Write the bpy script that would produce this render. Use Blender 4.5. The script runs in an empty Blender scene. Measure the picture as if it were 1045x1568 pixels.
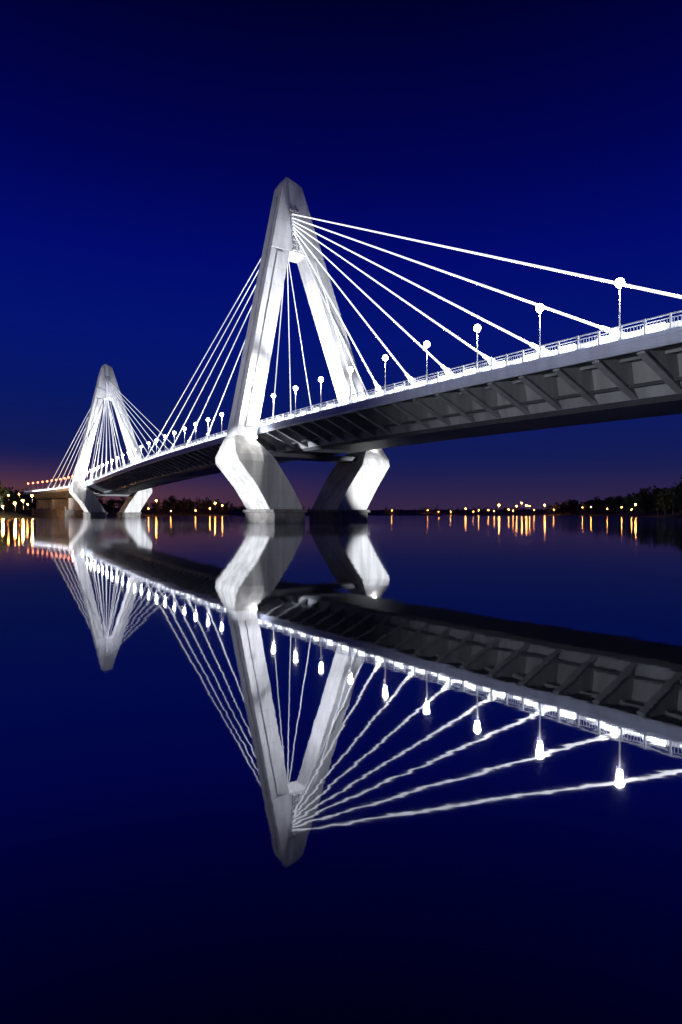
import bpy, math, random
import numpy as np
from mathutils import Vector, Matrix, noise
random.seed(7)
rng = np.random.RandomState(11)
scene = bpy.context.scene
scene.view_settings.view_transform = 'Standard'
scene.view_settings.look = 'None'
scene.view_settings.exposure = 0
COL = scene.collection

# ------------------------------------------------------------------ materials
def newmat(name):
    m = bpy.data.materials.new(name); m.use_nodes = True
    nt = m.node_tree; nt.nodes.clear()
    return m, nt
def N(nt, t, **kw):
    n = nt.nodes.new(t)
    for k, v in kw.items():
        if k.startswith('_'): setattr(n, k[1:], v)
    return n
def principled(name, col, rough=0.7, metal=0.0, var=0.15, scale=0.6, bump=0.0, bscale=4.0, emit=None, estr=0.0, streak=False, joints=0.0):
    m, nt = newmat(name)
    out = N(nt, 'ShaderNodeOutputMaterial'); b = N(nt, 'ShaderNodeBsdfPrincipled')
    nt.links.new(b.outputs[0], out.inputs[0])
    tc = N(nt, 'ShaderNodeTexCoord')
    mp = N(nt, 'ShaderNodeMapping'); nt.links.new(tc.outputs['Object'], mp.inputs[0])
    if streak: mp.inputs['Scale'].default_value = (1.6, 1.6, 0.12)
    nz = N(nt, 'ShaderNodeTexNoise'); nz.inputs['Scale'].default_value = scale; nz.inputs['Detail'].default_value = 6
    nt.links.new(mp.outputs[0], nz.inputs['Vector'])
    rp = N(nt, 'ShaderNodeValToRGB')
    rp.color_ramp.elements[0].position = 0.3; rp.color_ramp.elements[1].position = 0.7
    rp.color_ramp.elements[0].color = tuple(c*(1-var) for c in col)+(1,)
    rp.color_ramp.elements[1].color = tuple(min(1, c*(1+var)) for c in col)+(1,)
    nt.links.new(nz.outputs[0], rp.inputs[0]); last = rp.outputs[0]
    if joints:
        # pour joints in the concrete: a thin dark line every few metres of height
        sp = N(nt, 'ShaderNodeSeparateXYZ'); nt.links.new(tc.outputs['Object'], sp.inputs[0])
        dv = N(nt, 'ShaderNodeMath', _operation='DIVIDE'); dv.inputs[1].default_value = joints; nt.links.new(sp.outputs[2], dv.inputs[0])
        fr = N(nt, 'ShaderNodeMath', _operation='FRACT'); nt.links.new(dv.outputs[0], fr.inputs[0])
        lt = N(nt, 'ShaderNodeMath', _operation='LESS_THAN'); lt.inputs[1].default_value = .03; nt.links.new(fr.outputs[0], lt.inputs[0])
        ml = N(nt, 'ShaderNodeMath', _operation='MULTIPLY'); ml.inputs[1].default_value = .25; nt.links.new(lt.outputs[0], ml.inputs[0])
        mx = N(nt, 'ShaderNodeMix', _data_type='RGBA'); nt.links.new(ml.outputs[0], mx.inputs[0]); nt.links.new(last, mx.inputs[6]); mx.inputs[7].default_value = (.15, .15, .15, 1)
        last = mx.outputs[2]
    nt.links.new(last, b.inputs['Base Color'])
    b.inputs['Roughness'].default_value = rough; b.inputs['Metallic'].default_value = metal
    if bump > 0:
        n2 = N(nt, 'ShaderNodeTexNoise'); n2.inputs['Scale'].default_value = bscale; n2.inputs['Detail'].default_value = 5
        nt.links.new(tc.outputs['Object'], n2.inputs['Vector'])
        bp = N(nt, 'ShaderNodeBump'); bp.inputs['Strength'].default_value = bump; bp.inputs['Distance'].default_value = 0.1
        nt.links.new(n2.outputs[0], bp.inputs['Height']); nt.links.new(bp.outputs[0], b.inputs['Normal'])
    if emit:
        b.inputs['Emission Color'].default_value = emit+(1,); b.inputs['Emission Strength'].default_value = estr
    return m
def emis(name, col, s):
    m, nt = newmat(name)
    out = N(nt, 'ShaderNodeOutputMaterial'); e = N(nt, 'ShaderNodeEmission')
    e.inputs[0].default_value = col+(1,); e.inputs[1].default_value = s
    nt.links.new(e.outputs[0], out.inputs[0]); return m

M_tower = principled('tower_concrete', (0.74, 0.75, 0.78), 0.6, var=0.17, scale=0.5, bump=0.25, bscale=1.5, streak=True, joints=5.2)
M_pier = principled('pier_concrete', (0.48, 0.48, 0.47), 0.75, var=0.3, scale=0.35, bump=0.35, bscale=1.2, streak=True, joints=4.1)
M_plinth = principled('plinth_concrete', (0.16, 0.155, 0.15), 0.85, var=0.35, scale=0.5, bump=0.5, bscale=2)
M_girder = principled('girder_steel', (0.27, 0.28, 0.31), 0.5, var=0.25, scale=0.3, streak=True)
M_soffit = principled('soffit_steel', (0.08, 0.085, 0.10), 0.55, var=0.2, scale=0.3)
M_fascia = principled('fascia_paint', (0.50, 0.55, 0.70), 0.5, var=0.12, scale=0.5, streak=True)
M_rail = principled('railing_steel_glow', (0.66, 0.69, 0.76), 0.4, var=0.1, emit=(0.7, 0.78, 1.0), estr=0.08)  # slight emission painted in for lamp light caught by the rail
M_barrier = principled('barrier_panel_glow', (0.75, 0.76, 0.8), 0.5, var=0.1, scale=2.0, emit=(0.75, 0.82, 1.0), estr=0.25)  # emission painted in for the lamps' light on the panels
M_led = emis('led_tube', (0.93, 0.95, 1.0), 8.0)
M_cable = principled('stay_cable_glow', (0.8, 0.8, 0.82), 0.4, var=0.05, emit=(0.86, 0.88, 1.0), estr=0.75)  # self-glow in the material stands for light thrown on the cables
M_cableb = principled('stay_cable_glow_strong', (0.8, 0.8, 0.82), 0.4, var=0.05, emit=(0.9, 0.92, 1.0), estr=1.5)  # same cable, stronger glow painted in for the bright side span
M_sleeve = principled('cable_sleeve_glow', (0.8, 0.8, 0.82), 0.4, var=0.05, emit=(0.95, 0.96, 1.0), estr=3.5)  # glow painted in where spotlights would brighten the cable ends
M_asph = principled('asphalt', (0.05, 0.05, 0.052), 0.85, var=0.2, scale=3, bump=0.4, bscale=20)
M_paint = principled('road_paint', (0.75, 0.75, 0.72), 0.6, var=0.1)
M_pave = principled('pavement_concrete', (0.32, 0.32, 0.31), 0.8, var=0.15, scale=2)
M_pole = principled('lamp_pole_steel', (0.45, 0.47, 0.52), 0.4, metal=0.3, var=0.1)
M_globe = emis('lamp_globe_white', (1.0, 0.97, 0.93), 30.0)
M_globeo = emis('lamp_globe_sodium', (1.0, 0.26, 0.12), 5.0)
M_town = emis('town_lamp_sodium', (1.0, 0.32, 0.05), 150.0)
M_leaf = principled('tree_foliage', (0.05, 0.07, 0.03), 0.8, var=0.5, scale=0.15)
M_bark = principled('tree_bark', (0.06, 0.045, 0.03), 0.9, var=0.3)
M_land = principled('bank_grass', (0.06, 0.075, 0.035), 0.95, var=0.4, scale=0.05, bump=0.6, bscale=0.4)
M_black = principled('fixture_metal', (0.04, 0.04, 0.045), 0.5, var=0.1)

# ------------------------------------------------------------------ bridge axis
C0 = np.array([-9.8, 175.0]); U0 = np.array([-0.538, 0.843]); U0 = U0/np.linalg.norm(U0)
UT2 = 262.0; KAP = 0.00137
ang0 = math.atan2(U0[1], U0[0])
def path(u):
    if u <= UT2:
        return C0+U0*u, U0
    s = u-UT2; p = C0+U0*UT2
    a = ang0+KAP*s
    d = np.array([(math.sin(a)-math.sin(ang0))/KAP, -(math.cos(a)-math.cos(ang0))/KAP])
    return p+d, np.array([math.cos(a), math.sin(a)])
def zdeck(u):
    def q(v): return 26.1-1.1e-4*(v-40)**2
    if u < -120:
        return q(-120)+0.0352*(u+120)*0.4
    if u <= 200: return q(u)
    z0 = q(200); sl = 2*1.1e-4*160; L = 60
    return z0-sl*L*(1-math.exp(-(u-200)/L))
def W(u, n, z):
    p, t = path(u)
    nn = np.array([t[1], -t[0]])
    q = p+nn*n
    return (q[0], q[1], z)
def D(u, n, dz): return W(u, n, zdeck(u)+dz)

# ------------------------------------------------------------------ mesh helpers
class MB:
    def __init__(s): s.v = []; s.f = []; s.m = []
    def add(s, vs, fs, mi=0):
        o = len(s.v); s.v += [tuple(v) for v in vs]
        for f in fs: s.f.append(tuple(i+o for i in f)); s.m.append(mi)
    def hexa(s, a, b, mi=0):
        s.add(list(a)+list(b), [(3,2,1,0),(4,5,6,7),(0,1,5,4),(1,2,6,5),(2,3,7,6),(3,0,4,7)], mi)
    def loft(s, rings, mi=0, cap=True):
        k = len(rings[0]); vs = [p for r in rings for p in r]; fs = []
        for i in range(len(rings)-1):
            for j in range(k):
                fs.append((i*k+j, i*k+(j+1) % k, (i+1)*k+(j+1) % k, (i+1)*k+j))
        if cap:
            fs.append(tuple(range(k))[::-1]); fs.append(tuple((len(rings)-1)*k+j for j in range(k)))
        s.add(vs, fs, mi)
    def tube(s, p, q, r0, r1=None, k=8, mi=0):
        if r1 is None: r1 = r0
        p = Vector(p); q = Vector(q); d = (q-p).normalized()
        a = d.cross(Vector((0,0,1)));
        if a.length < 1e-3: a = Vector((1,0,0))
        a.normalize(); b = d.cross(a)
        r = []
        for c, rr in ((p, r0), (q, r1)):
            r.append([tuple(c+a*rr*math.cos(2*math.pi*i/k)+b*rr*math.sin(2*math.pi*i/k)) for i in range(k)])
        s.loft(r, mi)
    def sweep(s, prof, us, mi=0):
        s.loft([[D(u, n, z) for n, z in prof] for u in us], mi)
    def obj(s, name, mats, parent=None, smooth=False, bevel=0):
        me = bpy.data.meshes.new(name); me.from_pydata(s.v, [], s.f); me.update()
        for m in mats: me.materials.append(m)
        me.polygons.foreach_set('material_index', s.m)
        import bmesh
        bm = bmesh.new(); bm.from_mesh(me); bmesh.ops.recalc_face_normals(bm, faces=bm.faces); bm.to_mesh(me); bm.free()
        if smooth: me.polygons.foreach_set('use_smooth', [True]*len(me.polygons))
        o = bpy.data.objects.new(name, me); COL.objects.link(o)
        if parent: o.parent = parent
        if bevel:
            b = o.modifiers.new('bevel', 'BEVEL'); b.width = bevel; b.segments = 2; b.limit_method = 'ANGLE'
        return o

bridge = bpy.data.objects.new('cable_stayed_bridge', None); COL.objects.link(bridge)

# ------------------------------------------------------------------ deck
U_MIN, U_MAX = -250, 440
us = [U_MIN+i*5 for i in range(int((U_MAX-U_MIN)/5)+1)]
d = MB()
d.sweep([(-16, -0.02), (16, -0.02), (16, -0.65), (-16, -0.65)], us)
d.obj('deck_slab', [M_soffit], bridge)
d = MB()
d.sweep([(-8.0, -0.66), (8.0, -0.66), (7.0, -5.6), (-7.0, -5.6)], us)
d.obj('box_girder', [M_girder], bridge)
d = MB()
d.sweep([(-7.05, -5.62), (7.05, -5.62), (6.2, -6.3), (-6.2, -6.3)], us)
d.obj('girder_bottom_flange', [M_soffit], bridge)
d = MB()
for sg in (-1, 1):
    d.sweep([(sg*16.0, 0.3), (sg*16.6, 0.3), (sg*16.6, -1.1), (sg*16.35, -1.45), (sg*16.0, -1.45)], us)
    d.sweep([(sg*16.6, -0.12), (sg*16.72, -0.12), (sg*16.72, -0.32), (sg*16.6, -0.32)], us)
d.obj('edge_fascia', [M_fascia], bridge)
d = MB()
d.sweep([(-12.5, 0.06), (12.5, 0.06), (12.5, -0.015), (-12.5, -0.015)], us)
d.obj('road_surface', [M_asph], bridge)
d = MB()
for sg in (-1, 1):
    d.sweep([(sg*12.52, 0.2), (sg*15.98, 0.2), (sg*15.98, -0.015), (sg*12.52, -0.015)], us)
d.obj('footway_and_kerb', [M_pave], bridge)
d = MB()
u = U_MIN+2
while u < U_MAX-10:
    for n in (-6, 6):
        d.add([D(u, n-.1, .066), D(u, n+.1, .066), D(u+4, n+.1, .066), D(u+4, n-.1, .066)], [(0, 1, 2, 3)])
    for n in (-.3, .3, -12, 12):
        d.add([D(u, n-.08, .066), D(u, n+.08, .066), D(u+9, n+.08, .066), D(u+9, n-.08, .066)], [(0, 1, 2, 3)])
    u += 9
d.obj('road_markings', [M_paint], bridge)
d = MB()
u = -240
while u < 435:
    for sg in (-1, 1):
        for mi, (w, pr) in enumerate([(0.14, [(15.9, -0.67), (15.9, -1.5), (7.2, -5.3), (8.0, -0.67)]),
                        (0.5, [(15.9, -1.5), (15.9, -1.72), (7.15, -5.55), (7.2, -5.3)])]):
            a = [D(u-w, sg*n, z) for n, z in pr]; b = [D(u+w, sg*n, z) for n, z in pr]
            d.hexa(a, b)
    u += 6.15
for sg in (-1, 1):
    for n in (10.6, 13.4):
        d.sweep([(sg*n, -0.66), (sg*(n+.2), -0.66), (sg*(n+.2), -1.05), (sg*n, -1.05)], us)
d.obj('cantilever_ribs', [M_girder], bridge)
d = MB()
d.sweep([(-8.9+.25*math.cos(a), -4.1+.25*math.sin(a)) for a in [i*math.pi/3 for i in range(6)]], us)
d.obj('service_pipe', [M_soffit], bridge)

d = MB(); bl = MB(); br = MB(); led = MB()
def box(mb, u0, u1, n0, n1, z0, z1, mi=0):
    mb.hexa([D(u0, n0, z0), D(u1, n0, z0), D(u1, n1, z0), D(u0, n1, z0)], [D(u0, n0, z1), D(u1, n0, z1), D(u1, n1, z1), D(u0, n1, z1)], mi)
for sg in (-1, 1):
    a, b = sg*16.22, sg*16.38
    d.sweep([(a, 2.02), (b, 2.02), (b, 2.16), (a, 2.16)], us)
    d.sweep([(a, 1.62), (b, 1.62), (b, 1.69), (a, 1.69)], us)
    d.sweep([(a, 0.42), (b, 0.42), (b, 0.48), (a, 0.48)], us)
    u = U_MIN
    while u < U_MAX-1:
        box(d, u-.09, u+.09, sg*16.18, sg*16.44, 0.3, 2.18)
        u += 3.075
    u = U_MIN
    while u < 300:
        box(bl, u-.03, u+.03, sg*16.28, sg*16.33, 0.48, 1.62)
        u += 0.41
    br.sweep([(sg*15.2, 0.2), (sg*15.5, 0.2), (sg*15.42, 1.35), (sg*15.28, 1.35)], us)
    u = -249.0
    k = 0
    while u < 420:
        L = 1.3 if k % 2 else 2.7
        box(led, u, u+L, sg*15.62, sg*15.8, 0.55, 0.95+(0.5 if k % 2 == 0 else 0))
        u += 6.15/2; k += 1
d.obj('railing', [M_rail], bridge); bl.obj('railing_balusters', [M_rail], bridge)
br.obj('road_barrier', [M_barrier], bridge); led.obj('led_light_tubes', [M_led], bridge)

# ------------------------------------------------------------------ towers
ZTOP = 101.8
def lu(z): return 9.0*max(0, z-25)/80
def ln(z): return -2.0*max(0, z-25)/80
def no(z): return 24.3-(24.3-2.8)*(z-21.3)/(ZTOP-21.3)
def ah(z): return 3.7-0.6*(z-20)/80
def tower(u0, name):
    t = bpy.data.objects.new(name, None); COL.objects.link(t); t.parent = bridge
    def P(u, n, z): return tuple(np.append((C0+U0*(u0+u))+np.array([U0[1], -U0[0]])*n, z))
    m = MB()
    zs = [22.0, 30, 40, 50, 60, 70, 79]
    for sg in (-1, 1):
        rings = []
        for z in zs:
            o = no(z)*sg+ln(z); i = (no(z)-6.0)*sg+ln(z); a = ah(z); l = lu(z)
            rings.append([P(l-a, o, z), P(l-a, i, z), P(l+a, i, z), P(l+a, o, z)])
        m.loft(rings)
    rings = []
    for z in (79.004, 84, 90, 96, 100.4):
        o = no(z); l = lu(z); a = ah(z); s = ln(z)
        rings.append([P(l-a, -o+s, z), P(l-a, o+s, z), P(l+a, o+s, z), P(l+a, -o+s, z)])
    z = ZTOP; l = lu(z); s = ln(z)
    rings.append([P(l-ah(z)+.2, -1.9+s, z+.6), P(l-ah(z)+.2, 2.2+s, z-.6), P(l+ah(z)-1.2, 2.2+s, z-.4), P(l+ah(z)-1.2, -1.9+s, z+.8)])
    m.loft(rings)
    m.obj('tower_legs_and_head', [M_tower], t, bevel=0.22)
    m = MB()
    for sg in (-1, 1):
        rings = []
        for z in [26, 40, 60, 78]:
            c = (no(z)-3.0)*sg+ln(z); a = ah(z); l = lu(z); w = 1.0
            rings.append([P(l-a-.45, c-w, z), P(l-a-.45, c+w, z), P(l-a+.4, c+w, z), P(l-a+.4, c-w, z)])
        m.loft(rings)
        rings = []
        for z in [26, 40, 60, 80, 97]:
            c = (no(z)+.45)*sg+ln(z); i = (no(z)-.4)*sg+ln(z); l = lu(z); w = 1.1
            rings.append([P(l-w, c, z), P(l+w, c, z), P(l+w, i, z), P(l-w, i, z)])
        m.loft(rings)
    m.obj('pilaster_strips', [M_tower], t, bevel=0.1)
    m = MB()
    for k in range(9):
        z = 80+k*1.5; l = lu(z); a = ah(z)
        for c in (-1.4, .2):
            c += ln(z)
            m.hexa([P(l-a-.9, c-.55, z-.5), P(l+a+.9, c-.55, z-.5), P(l+a+.9, c+.55, z-.5), P(l-a-.9, c+.55, z-.5)],
                   [P(l-a-.5, c-.55, z+.5), P(l+a+.5, c-.55, z+.5), P(l+a+.5, c+.55, z+.5), P(l-a-.5, c+.55, z+.5)])
    m.obj('cable_anchor_saddles', [M_tower], t, bevel=0.08)
    m = MB()
    for n, uu, h in ((-.4, 7, 1.0), (.5, 9, .7), (-.5, 10, .6)):
        m.tube(P(uu, n-1.8, ZTOP), P(uu, n-1.8, ZTOP+.5+h), .16)
    m.tube(P(8.6, -1.2, ZTOP), P(8.6, -1.2, ZTOP+1.1), .35)
    m.obj('aviation_light_masts', [M_pole], t)
    m = MB(); pl = MB()
    for sg in (-1, 1):
        secs = [(3.7, 5.4, 15.8, 7.6), (10, 9.1, 19.6, 7.9), (16.4, 13.8, 24.9, 8.3), (18.2, 15.0, 25.3, 7.7), (22.4, 18.1, 24.4, 4.1), (23.4, 18.2, 23.95, 3.8)]
        if sg > 0: secs = [(3.7, 5.4, 15.8, 7.6), (10, 9.1, 19.4, 7.9), (16.8, 13.8, 23.8, 8.3), (18.8, 15.0, 24.3, 7.3), (22.4, 18.1, 24.2, 4.1), (23.4, 18.2, 23.95, 3.8)]
        rings = [[P(-a, sg*o, z), P(-a, sg*i, z), P(a, sg*i, z), P(a, sg*o, z)] for z, i, o, a in secs]
        m.loft(rings)
        for (z0, z1, g) in ((-2, 2.9, 0.7), (2.904, 3.71, 1.2)):
            a = 8.0+g; i = 5.4-g; o = 15.8+g; c = 1.6
            ring = lambda z: [P(-a+c, sg*i, z), P(-a, sg*(i+c), z), P(-a, sg*(o-c), z), P(-a+c, sg*o, z), P(a-c, sg*o, z), P(a, sg*(o-c), z), P(a, sg*(i+c), z), P(a-c, sg*i, z)]
            pl.loft([ring(z0), ring(z1)])
    m.obj('inclined_piers', [M_pier], t, bevel=0.25)
    pl.obj('pile_cap', [M_plinth], t, bevel=0.12)
    m = MB()
    zb = zdeck(u0)-6.32
    m.hexa([P(-3.5, -16, zb-1.3), P(3.5, -16, zb-1.3), P(3.5, 16, zb-1.3), P(-3.5, 16, zb-1.3)],
           [P(-3.5, -17.5, zb), P(3.5, -17.5, zb), P(3.5, 17.5, zb), P(-3.5, 17.5, zb)])
    m.obj('cross_beam', [M_soffit], t, bevel=0.15)
    m = MB()
    for uu, n in ((-5.2, -19), (5.0, -20.5), (-5.0, 20.5)):
        m.hexa([P(uu-.5, n-.4, 22.6), P(uu+.5, n-.4, 22.6), P(uu+.5, n+.4, 22.6), P(uu-.5, n+.4, 22.6)],
               [P(uu-.5, n-.4, 23.3), P(uu+.5, n-.4, 23.3), P(uu+.5, n+.4, 23.3), P(uu-.5, n+.4, 23.3)])
    m.obj('pier_head_lights', [M_globe], t)
    return P
def cables(P, u0, lst, name, mat, r=0.2):
    m = MB(); sv = MB()
    mx = max(abs(s[0]) for s in lst)
    for (s, side) in lst:
        f = abs(s)/mx
        zt = 79.5+11.0*f
        face = -1 if s < 0 else 1
        top = Vector(P(lu(zt)+face*(ah(zt)+.6), -.6+side*.8+ln(zt), zt))
        bot = Vector(D(u0+s, side*16.0, 0.2))
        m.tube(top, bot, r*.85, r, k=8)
        dd = (top-bot).normalized()
        L = 5.5
        sv.tube(bot-dd*.3, bot+dd*L, .42, .28, k=10)
        sv.tube(bot+dd*L*.55, bot+dd*(L*.55+.5), .55, .5, k=10)
    m.obj(name, [mat], bridge, smooth=True); return sv

P1 = tower(0, 'tower_a'); P2 = tower(UT2, 'tower_b')
near_r = [-58.5, -69, -79, -89, -98.5, -110, -123]
left = [22, 42, 62, 82, 102, 120]
left2 = [16, 31, 46, 61, 76, 91, 106, 121]
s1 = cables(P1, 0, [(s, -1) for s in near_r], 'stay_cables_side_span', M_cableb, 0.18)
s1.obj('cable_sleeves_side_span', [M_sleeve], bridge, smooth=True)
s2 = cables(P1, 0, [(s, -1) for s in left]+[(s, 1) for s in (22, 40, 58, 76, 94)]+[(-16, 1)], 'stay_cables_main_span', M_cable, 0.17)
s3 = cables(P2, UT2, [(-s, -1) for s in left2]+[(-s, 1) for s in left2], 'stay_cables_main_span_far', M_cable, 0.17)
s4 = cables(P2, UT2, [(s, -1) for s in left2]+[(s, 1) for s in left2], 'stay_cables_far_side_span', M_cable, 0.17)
M_sl2 = principled('cable_sleeve_glow_dim', (0.8, 0.8, 0.82), 0.4, var=0.05, emit=(0.9, 0.92, 1.0), estr=0.9)  # weaker copy of the painted sleeve glow
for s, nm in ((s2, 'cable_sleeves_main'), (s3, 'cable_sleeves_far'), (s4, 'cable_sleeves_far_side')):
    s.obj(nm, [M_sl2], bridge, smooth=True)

m = MB()
for u in (350, 395, 430, -190):
    z1 = zdeck(u)-6.32
    p = lambda a, n, z: W(u+a, n, z)
    m.hexa([p(-1.6, -9, -2), p(1.6, -9, -2), p(1.6, 9, -2), p(-1.6, 9, -2)], [p(-1.6, -9, z1), p(1.6, -9, z1), p(1.6, 9, z1), p(-1.6, 9, z1)])
m.obj('approach_piers', [M_pier], bridge, bevel=.2)
m = MB()
q = lambda u, n, z: W(u, n, z)
m.hexa([q(345, -12, -2), q(430, -12, -2), q(430, 12, -2), q(345, 12, -2)], [q(345, -12, 6.0), q(430, -12, 7.5), q(430, 12, 7.5), q(345, 12, 6.0)])
for u in (345, 366, 388, 409, 430):
    m.hexa([q(u-1.2, -13, -2), q(u+1.2, -13, -2), q(u+1.2, -12.0, -2), q(u-1.2, -12.0, -2)], [q(u-1.2, -13, 8.2), q(u+1.2, -13, 8.2), q(u+1.2, -12.0, 8.2), q(u-1.2, -12.0, 8.2)])
m.obj('abutment_wall', [M_plinth], bridge, bevel=.2)

# ------------------------------------------------------------------ street lamps
def sphere_into(mb, c, r, mi, seg=12, ring=8, sz=1.0):
    vs = []; fs = []
    for i in range(ring+1):
        th = math.pi*i/ring
        for j in range(seg):
            ph = 2*math.pi*j/seg
            vs.append((c[0]+r*math.sin(th)*math.cos(ph), c[1]+r*math.sin(th)*math.sin(ph), c[2]+sz*r*math.cos(th)))
    for i in range(ring):
        for j in range(seg):
            fs.append((i*seg+j, (i+1)*seg+j, (i+1)*seg+(j+1) % seg, i*seg+(j+1) % seg))
    mb.add(vs, fs, mi)
def lamp_mesh(name, globe, h=7.5, r=.58):
    mb = MB()
    mb.tube((0, 0, 0), (0, 0, .9), .2, .16, 10, 0)
    mb.tube((0, 0, .9), (0, 0, h-.5), .11, .07, 8, 0)
    mb.tube((0, 0, h-.72), (0, 0, h-.52), .2, .26, 12, 0)
    sphere_into(mb, (0, 0, h), r, 1)
    mb.tube((0, 0, h+r*.93), (0, 0, h+r*1.1), .22, .06, 12, 0)
    o = mb.obj(name, [M_pole, globe], None, smooth=True)
    return o
lw = lamp_mesh('street_lamp', M_globe); lo = lamp_mesh('street_lamp', M_globeo, r=.8)
def add_pt(parent, z, e, col, r=.45):
    ld = bpy.data.lights.new('lamp_light', 'POINT'); ld.energy = e; ld.color = col; ld.shadow_soft_size = r
    o = bpy.data.objects.new('lamp_light', ld); COL.objects.link(o); o.parent = parent; o.location = (0, 0, z)
first = {True: lw, False: lo}; used = {True: False, False: False}
s = 120.3+12.25*6
u = -s
while u < 436:
    white = u < 292
    base = first[white]
    if used[white]:
        o = bpy.data.objects.new('street_lamp', base.data); COL.objects.link(o)
    else:
        o = base; used[white] = True
    o.location = D(u, -15.85, 0.2)
    if -150 < u < 320: add_pt(o, 6.5, 4200 if white else 1200, (1, .97, .93) if white else (1, .45, .22), .3)
    u += 12.25

# ------------------------------------------------------------------ unseen floodlights
def flood(loc, tgt, e, ang, col=(0.97, 0.98, 1.0), blend=.6, stand=True, r=.3):
    loc = Vector(loc); tgt = Vector(tgt); dv = (tgt-loc).normalized()
    mb = MB()
    b = loc-dv*1.2
    mb.tube(b, b+dv*.9, .45, .6, 14)
    mb.tube((b.x, b.y, b.z-.5), (b.x, b.y, b.z-(1.5 if not stand else b.z+1)), .14, .18, 8)
    o = mb.obj('unseen_floodlight', [M_black])
    ld = bpy.data.lights.new('unseen_flood_beam', 'SPOT'); ld.energy = e; ld.color = col; ld.spot_size = math.radians(ang); ld.spot_blend = blend; ld.shadow_soft_size = r
    l = bpy.data.objects.new('unseen_flood_beam', ld); COL.objects.link(l); l.location = loc
    l.rotation_euler = dv.to_track_quat('-Z', 'Y').to_euler(); l.parent = o
for u0, k in ((0, 1.15), (UT2, 1.6)):
    z = zdeck(u0-26)
    for n, tn, tz, e in ((-10, -19, 36, 190000), (10, 17, 34, 75000), (-3, -9, 64, 190000), (3, 8, 62, 85000)):
        flood(W(u0-28, n, z+1.3), W(u0+3, tn, tz), e*k, 46 if tz < 60 else 38, stand=False, blend=.9)
    flood(W(u0-3, -14, z+1.3), W(u0+3, 14, 52), 170000*k, 60, stand=False)
flood((-140, 95, 3), (-27, 160, 12), 1900000, 13)  # shore lamps from here on are added out of view to brighten chosen faces
flood((-140, 95, 5), (-22, 172, 60), 270000, 34, blend=1)
flood((126, 66, 3), (4, 184, 11.5), 2600000, 7.5)
flood((126, 60, 3), (-20, 166, 13), 170000, 10)  # added weak fill for the near pier's grey face
flood((-281, 316, 9), (-165, 385, 12), 1500000, 26)
flood((-281, 316, 9), (-160, 394, 60), 400000, 40)
flood((230, 190, 6), (-141, 400, 12), 15000000, 5.5)
flood((-45, -12, 3), (48, 80, 19), 185000, 52)  # added unseen lamp to brighten the fascia, ribs and girder web

# ------------------------------------------------------------------ land
shore = [(-2500, 250), (-300, 290), (-232, 400), (-245, 470), (-275, 560), (-330, 720), (-330, 880), (-265, 950), (-170, 1010), (-150, 1400),
         (100, 1800), (520, 1560), (430, 1000), (330, 660), (262, 465), (300, 400), (225, 210), (130, 70), (122, -60), (122, -900)]
S = np.array(shore, float)
def sdist(X, Y):
    best = np.full(X.shape, 1e9)
    for i in range(len(S)-1):
        a, b = S[i], S[i+1]; ab = b-a
        t = np.clip(((X-a[0])*ab[0]+(Y-a[1])*ab[1])/(ab@ab), 0, 1)
        best = np.minimum(best, np.hypot(X-a[0]-t*ab[0], Y-a[1]-t*ab[1]))
    poly = np.vstack([S, [(6000, -900), (6000, 7000), (-6000, 7000), (-6000, 250)]])
    ins = np.zeros(X.shape, bool); j = len(poly)-1
    for i in range(len(poly)):
        xi, yi = poly[i]; xj, yj = poly[j]
        c = ((yi > Y) != (yj > Y)) & (X < (xj-xi)*(Y-yi)/((yj-yi) if yj != yi else 1e-9)+xi)
        ins ^= c; j = i
    return np.where(ins, best, -best)
def height(X, Y):
    d = sdist(X, Y)
    h = np.where(d > 0, 9*(1-np.exp(-d/45))+np.clip(d-60, 0, 600)*0.022, d*0.15)
    h = h+np.where(d > 5, 1.2*np.sin(X*.031+1)*np.sin(Y*.023)+.5*np.sin(X*.11)*np.sin(Y*.09+2), 0)
    return np.clip(h, -4, 60)
xs = np.concatenate([np.linspace(-5500, -760, 14), np.arange(-740, 741, 9), np.linspace(760, 5500, 14)])
ys = np.concatenate([np.linspace(-850, 30, 30), np.arange(50, 1900, 11), np.linspace(1920, 6500, 24)])
X, Y = np.meshgrid(xs, ys); Z = height(X, Y)
nx, ny = len(xs), len(ys)
vs = np.stack([X.ravel(), Y.ravel(), Z.ravel()], 1).tolist()
fs = [(j*nx+i, j*nx+i+1, (j+1)*nx+i+1, (j+1)*nx+i) for j in range(ny-1) for i in range(nx-1)]
me = bpy.data.meshes.new('ground'); me.from_pydata(vs, [], fs); me.materials.append(M_land)
me.polygons.foreach_set('use_smooth', [True]*len(fs))
COL.objects.link(bpy.data.objects.new('ground', me))

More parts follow.
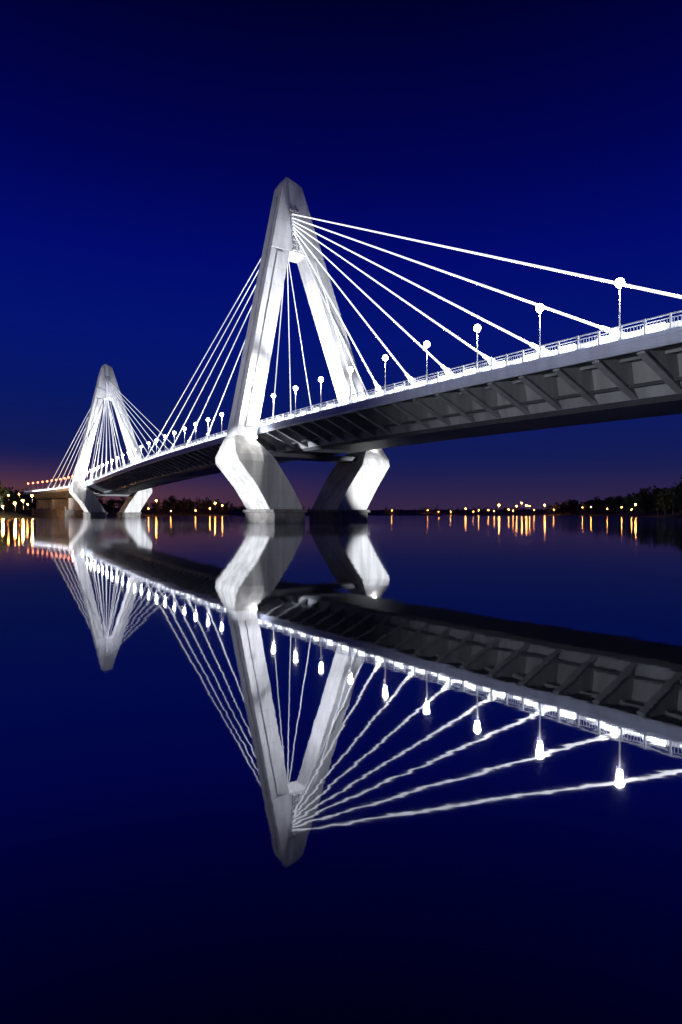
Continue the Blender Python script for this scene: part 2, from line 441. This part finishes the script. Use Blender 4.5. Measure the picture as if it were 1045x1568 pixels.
# ------------------------------------------------------------------ trees
class Leafs:
    def __init__(s): s.v = []; s.f = []; s.m = []; s.n = 0
def make_tree(L, x, y, z, h, nleaf):
    r = h*random.uniform(.30, .42)
    mb = MB()
    mb.tube((x, y, z-1), (x, y, z+h*.5), h*.03, h*.015, 5)
    for k in range(4):
        a = random.uniform(0, 6.28)
        mb.tube((x, y, z+h*random.uniform(.3, .45)), (x+math.cos(a)*r*.7, y+math.sin(a)*r*.7, z+h*random.uniform(.55, .8)), h*.012, h*.005, 4)
    o = L.n; L.v += mb.v; L.f += [tuple(i+o for i in f) for f in mb.f]; L.m += [1]*len(mb.f); L.n += len(mb.v)
    nc = 9
    cc = []
    for k in range(nc):
        a = random.uniform(0, 6.28); rr = r*random.uniform(0, .75); zz = random.uniform(.25, .92)
        rr *= math.sqrt(max(0.1, 1-((zz-.55)/.45)**2))
        cc.append((x+math.cos(a)*rr, y+math.sin(a)*rr, z+h*zz, r*random.uniform(.28, .5)))
    for k in range(nleaf):
        c = cc[k % nc]
        dv = rng.normal(size=3); dv /= np.linalg.norm(dv); dv *= c[3]*rng.uniform(.4, 1.1)
        p = np.array(c[:3])+dv
        a = rng.normal(size=3); b = rng.normal(size=3); sz = h*.042*rng.uniform(.6, 1.5)
        a = a/np.linalg.norm(a)*sz; b = b/np.linalg.norm(b)*sz
        L.v += [tuple(p+a), tuple(p+b), tuple(p-a), tuple(p-b*.8)]
        L.f.append((L.n, L.n+1, L.n+2, L.n+3)); L.m.append(0); L.n += 4
def finish(L, name):
    me = bpy.data.meshes.new(name); me.from_pydata(L.v, [], L.f); me.materials.append(M_leaf); me.materials.append(M_bark)
    me.polygons.foreach_set('material_index', L.m)
    COL.objects.link(bpy.data.objects.new(name, me))
def ztr(x, y): return float(height(np.array([x]), np.array([y]))[0])
def belt(name, pts, n, depth, h0, h1, nleaf, h2=None):
    L = Leafs(); P_ = np.array(pts, float)
    seg = np.hypot(*(P_[1:]-P_[:-1]).T); cum = np.concatenate([[0], np.cumsum(seg)])
    for k in range(n):
        t = random.uniform(0.01, cum[-1]); i = max(0, min(len(seg)-1, int(np.searchsorted(cum, t)-1)))
        f = (t-cum[i])/seg[i]; p = P_[i]+(P_[i+1]-P_[i])*f
        dr = (P_[i+1]-P_[i])/seg[i]; nn = np.array([-dr[1], dr[0]])
        for tr in range(4):
            q_ = p+nn*random.uniform(0, depth)
            z = ztr(*q_)
            if z > 1.0: break
        if z < .8: continue
        g = t/cum[-1]
        hs = 1.0 if h2 is None else (1-g)+g*h2
        make_tree(L, q_[0], q_[1], z-.5, random.uniform(h0, h1)*hs*(1.25 if random.random() < .12 else 1), nleaf)
    finish(L, name)
belt('tree_belt', [(-330, 395), (-275, 425), (-252, 446)], 26, 14, 18, 24, 420)
belt('tree_belt', [(-420, 430), (-320, 470), (-285, 540), (-300, 600)], 60, 60, 15, 22, 260)
belt('tree_belt', [(-300, 600), (-352, 735), (-352, 890), (-280, 965), (-180, 1030)], 280, 50, 14, 24, 150)
belt('tree_belt', [(-180, 1030), (-165, 1400), (100, 1830), (520, 1600)], 190, 80, 12, 19, 70)
belt('tree_belt', [(530, 1560), (445, 1000), (345, 660), (272, 480), (350, 420)], 340, 80, 18, 27, 230, 1.2)

# ------------------------------------------------------------------ town lamps
tl = MB(); tl.tube((0, 0, 0), (0, 0, 8), .16, .1, 6, 0); tl.tube((0, 0, 8), (0, -1.2, 8.3), .1, .1, 6, 0); sphere_into(tl, (0, -1.2, 8.1), 1.0, 1, 10, 6)
tlo = tl.obj('shore_lamp', [M_pole, M_town], None, smooth=True); usedt = False
def town(px, yy, zz, sc=1.0, pt=0):
    global usedt
    x = (px-522.5)/920*yy
    o = tlo if not usedt else bpy.data.objects.new('shore_lamp', tlo.data)
    if usedt: COL.objects.link(o)
    usedt = True
    g = ztr(x, yy)
    o.location = (x, yy, max(g, zz-8)); o.scale = (sc,)*3
    if pt: add_pt(o, 7.0, pt, (1, .55, .2), .6)
for px, yy, zz, sc in [(713, 1500, 16, 1.1), (733, 1520, 15, .8), (748, 1540, 15, .8), (764, 1480, 18, 1.9), (779, 1500, 16, .9), (791, 1500, 20, 1.4), (799, 1510, 28, 1.4), (806, 1490, 18, 1.8), (818, 1520, 16, .8), (811, 1500, 24, .9), (786, 1500, 14, .8),
                   (834, 1500, 20, 1.7), (848, 1480, 16, .8), (858, 1450, 18, .9), (878, 1400, 24, 1.2), (892, 1200, 20, .6), (905, 1060, 18, .7), (973, 615, 15, .72), (967, 620, 12, .45), (952, 690, 15, .45), (930, 800, 15, .4), (655, 1800, 14, 1.0), (690, 1700, 12, .8), (672, 1750, 12, .6), (600, 1850, 12, .8), (725, 1500, 13, .6), (757, 1500, 13, .7)]:
    town(px, yy, zz, sc)
for px, yy, zz, sc, pt in [(5, 408, 11, .6, 14000), (24, 412, 12, .75, 14000), (36, 418, 14, .75, 14000), (50, 440, 19, .65, 9000), (14, 415, 20, .45, 0), (43, 430, 14, .45, 0), (30, 425, 22, .35, 0),
                       (240, 925, 22, 1.2, 0), (228, 920, 14, .7, 0), (322, 970, 14, .8, 0), (330, 975, 20, 1.1, 0), (341, 990, 18, .9, 0), (300, 950, 12, .6, 0), (262, 940, 12, .5, 0)]:
    town(px, yy, zz, sc, pt)

# ------------------------------------------------------------------ water
mw, nt = newmat('river_water')
out = N(nt, 'ShaderNodeOutputMaterial'); tc = N(nt, 'ShaderNodeTexCoord')
gl = N(nt, 'ShaderNodeBsdfGlossy'); df = N(nt, 'ShaderNodeBsdfDiffuse'); mx = N(nt, 'ShaderNodeMixShader')
df.inputs[0].default_value = (0.001, 0.002, 0.008, 1); gl.inputs[0].default_value = (0.93, 0.94, 1, 1)
fr = N(nt, 'ShaderNodeFresnel'); fr.inputs[0].default_value = 1.34
ma = N(nt, 'ShaderNodeMath', _operation='MULTIPLY_ADD'); ma.inputs[1].default_value = .72; ma.inputs[2].default_value = .27
nt.links.new(fr.outputs[0], ma.inputs[0]); nt.links.new(ma.outputs[0], mx.inputs[0])
nt.links.new(df.outputs[0], mx.inputs[1]); nt.links.new(gl.outputs[0], mx.inputs[2]); nt.links.new(mx.outputs[0], out.inputs[0])
def noise_n(sc, det, mscale):
    mp = N(nt, 'ShaderNodeMapping'); mp.inputs['Scale'].default_value = mscale
    nt.links.new(tc.outputs['Object'], mp.inputs[0])
    n = N(nt, 'ShaderNodeTexNoise'); n.inputs['Scale'].default_value = sc; n.inputs['Detail'].default_value = det
    nt.links.new(mp.outputs[0], n.inputs['Vector']); return n
n1 = noise_n(6.0, 1.5, (0.8, 1, 1)); n2 = noise_n(.55, 2, (.6, 1, 1))
b1 = N(nt, 'ShaderNodeBump'); b1.inputs['Strength'].default_value = 1; b1.inputs['Distance'].default_value = 0.00022
b2 = N(nt, 'ShaderNodeBump'); b2.inputs['Strength'].default_value = 1; b2.inputs['Distance'].default_value = 0.0022
nt.links.new(n1.outputs[0], b1.inputs['Height']); nt.links.new(n2.outputs[0], b2.inputs['Height'])
nt.links.new(b2.outputs[0], b1.inputs['Normal']); nt.links.new(b1.outputs[0], gl.inputs['Normal'])
sp = N(nt, 'ShaderNodeSeparateXYZ'); nt.links.new(tc.outputs['Object'], sp.inputs[0])
mr = N(nt, 'ShaderNodeMapRange'); mr.inputs[1].default_value = 6; mr.inputs[2].default_value = 130; mr.inputs[3].default_value = .02; mr.inputs[4].default_value = .08
nt.links.new(sp.outputs[1], mr.inputs[0]); nt.links.new(mr.outputs[0], gl.inputs['Roughness'])
w = MB(); w.add([(-6000, -900, 0), (6000, -900, 0), (6000, 6500, 0), (-6000, 6500, 0)], [(0, 1, 2, 3)])
w.obj('river_water', [mw])

# ------------------------------------------------------------------ sky
world = bpy.data.worlds.new('World'); scene.world = world; world.use_nodes = True
nt = world.node_tree; nt.nodes.clear()
out = N(nt, 'ShaderNodeOutputWorld'); bg = N(nt, 'ShaderNodeBackground'); nt.links.new(bg.outputs[0], out.inputs[0])
tc = N(nt, 'ShaderNodeTexCoord'); sp = N(nt, 'ShaderNodeSeparateXYZ'); nt.links.new(tc.outputs['Generated'], sp.inputs[0])
rp = N(nt, 'ShaderNodeValToRGB'); cr = rp.color_ramp
stops = [(0.0, (.028, .018, .060)), (.025, (.018, .015, .068)), (.07, (.008, .012, .082)), (.16, (.003, .0095, .115)), (.27, (.0012, .007, .16)), (.38, (.0005, .0035, .155)), (.50, (.0003, .0012, .082)), (.66, (.0002, .0003, .020)), (1, (.0001, .0002, .007))]
cr.elements[0].position = 0; cr.elements[0].color = stops[0][1]+(1,)
cr.elements[1].position = 1; cr.elements[1].color = stops[-1][1]+(1,)
for p, c in stops[1:-1]:
    e = cr.elements.new(p); e.color = c+(1,)
nt.links.new(sp.outputs[2], rp.inputs[0])
az = N(nt, 'ShaderNodeMapRange'); az.inputs[1].default_value = .0; az.inputs[2].default_value = -.5; az.inputs[3].default_value = .09; az.inputs[4].default_value = .8
nt.links.new(sp.outputs[0], az.inputs[0])
el = N(nt, 'ShaderNodeMapRange', _interpolation_type='SMOOTHERSTEP'); el.inputs[1].default_value = 0.11; el.inputs[2].default_value = -0.01; el.inputs[3].default_value = 0; el.inputs[4].default_value = 1
nt.links.new(sp.outputs[2], el.inputs[0])
mu = N(nt, 'ShaderNodeMath', _operation='MULTIPLY'); nt.links.new(az.outputs[0], mu.inputs[0]); nt.links.new(el.outputs[0], mu.inputs[1])
mix = N(nt, 'ShaderNodeMix', _data_type='RGBA'); mix.blend_type = 'MIX'
nt.links.new(mu.outputs[0], mix.inputs[0]); nt.links.new(rp.outputs[0], mix.inputs[6]); mix.inputs[7].default_value = (.17, .055, .04, 1)
nt.links.new(mix.outputs[2], bg.inputs[0]); bg.inputs[1].default_value = 1.0

# ------------------------------------------------------------------ camera
cd = bpy.data.cameras.new('camera'); cam = bpy.data.objects.new('camera', cd); COL.objects.link(cam); scene.camera = cam
cam.location = (0, 0, 2.3); cam.rotation_euler = (math.radians(90), 0, 0)
cd.sensor_fit = 'VERTICAL'; cd.sensor_height = 36; cd.lens = 920/1568*36
cd.shift_y = 4/1568
cd.clip_start = 0.1; cd.clip_end = 20000
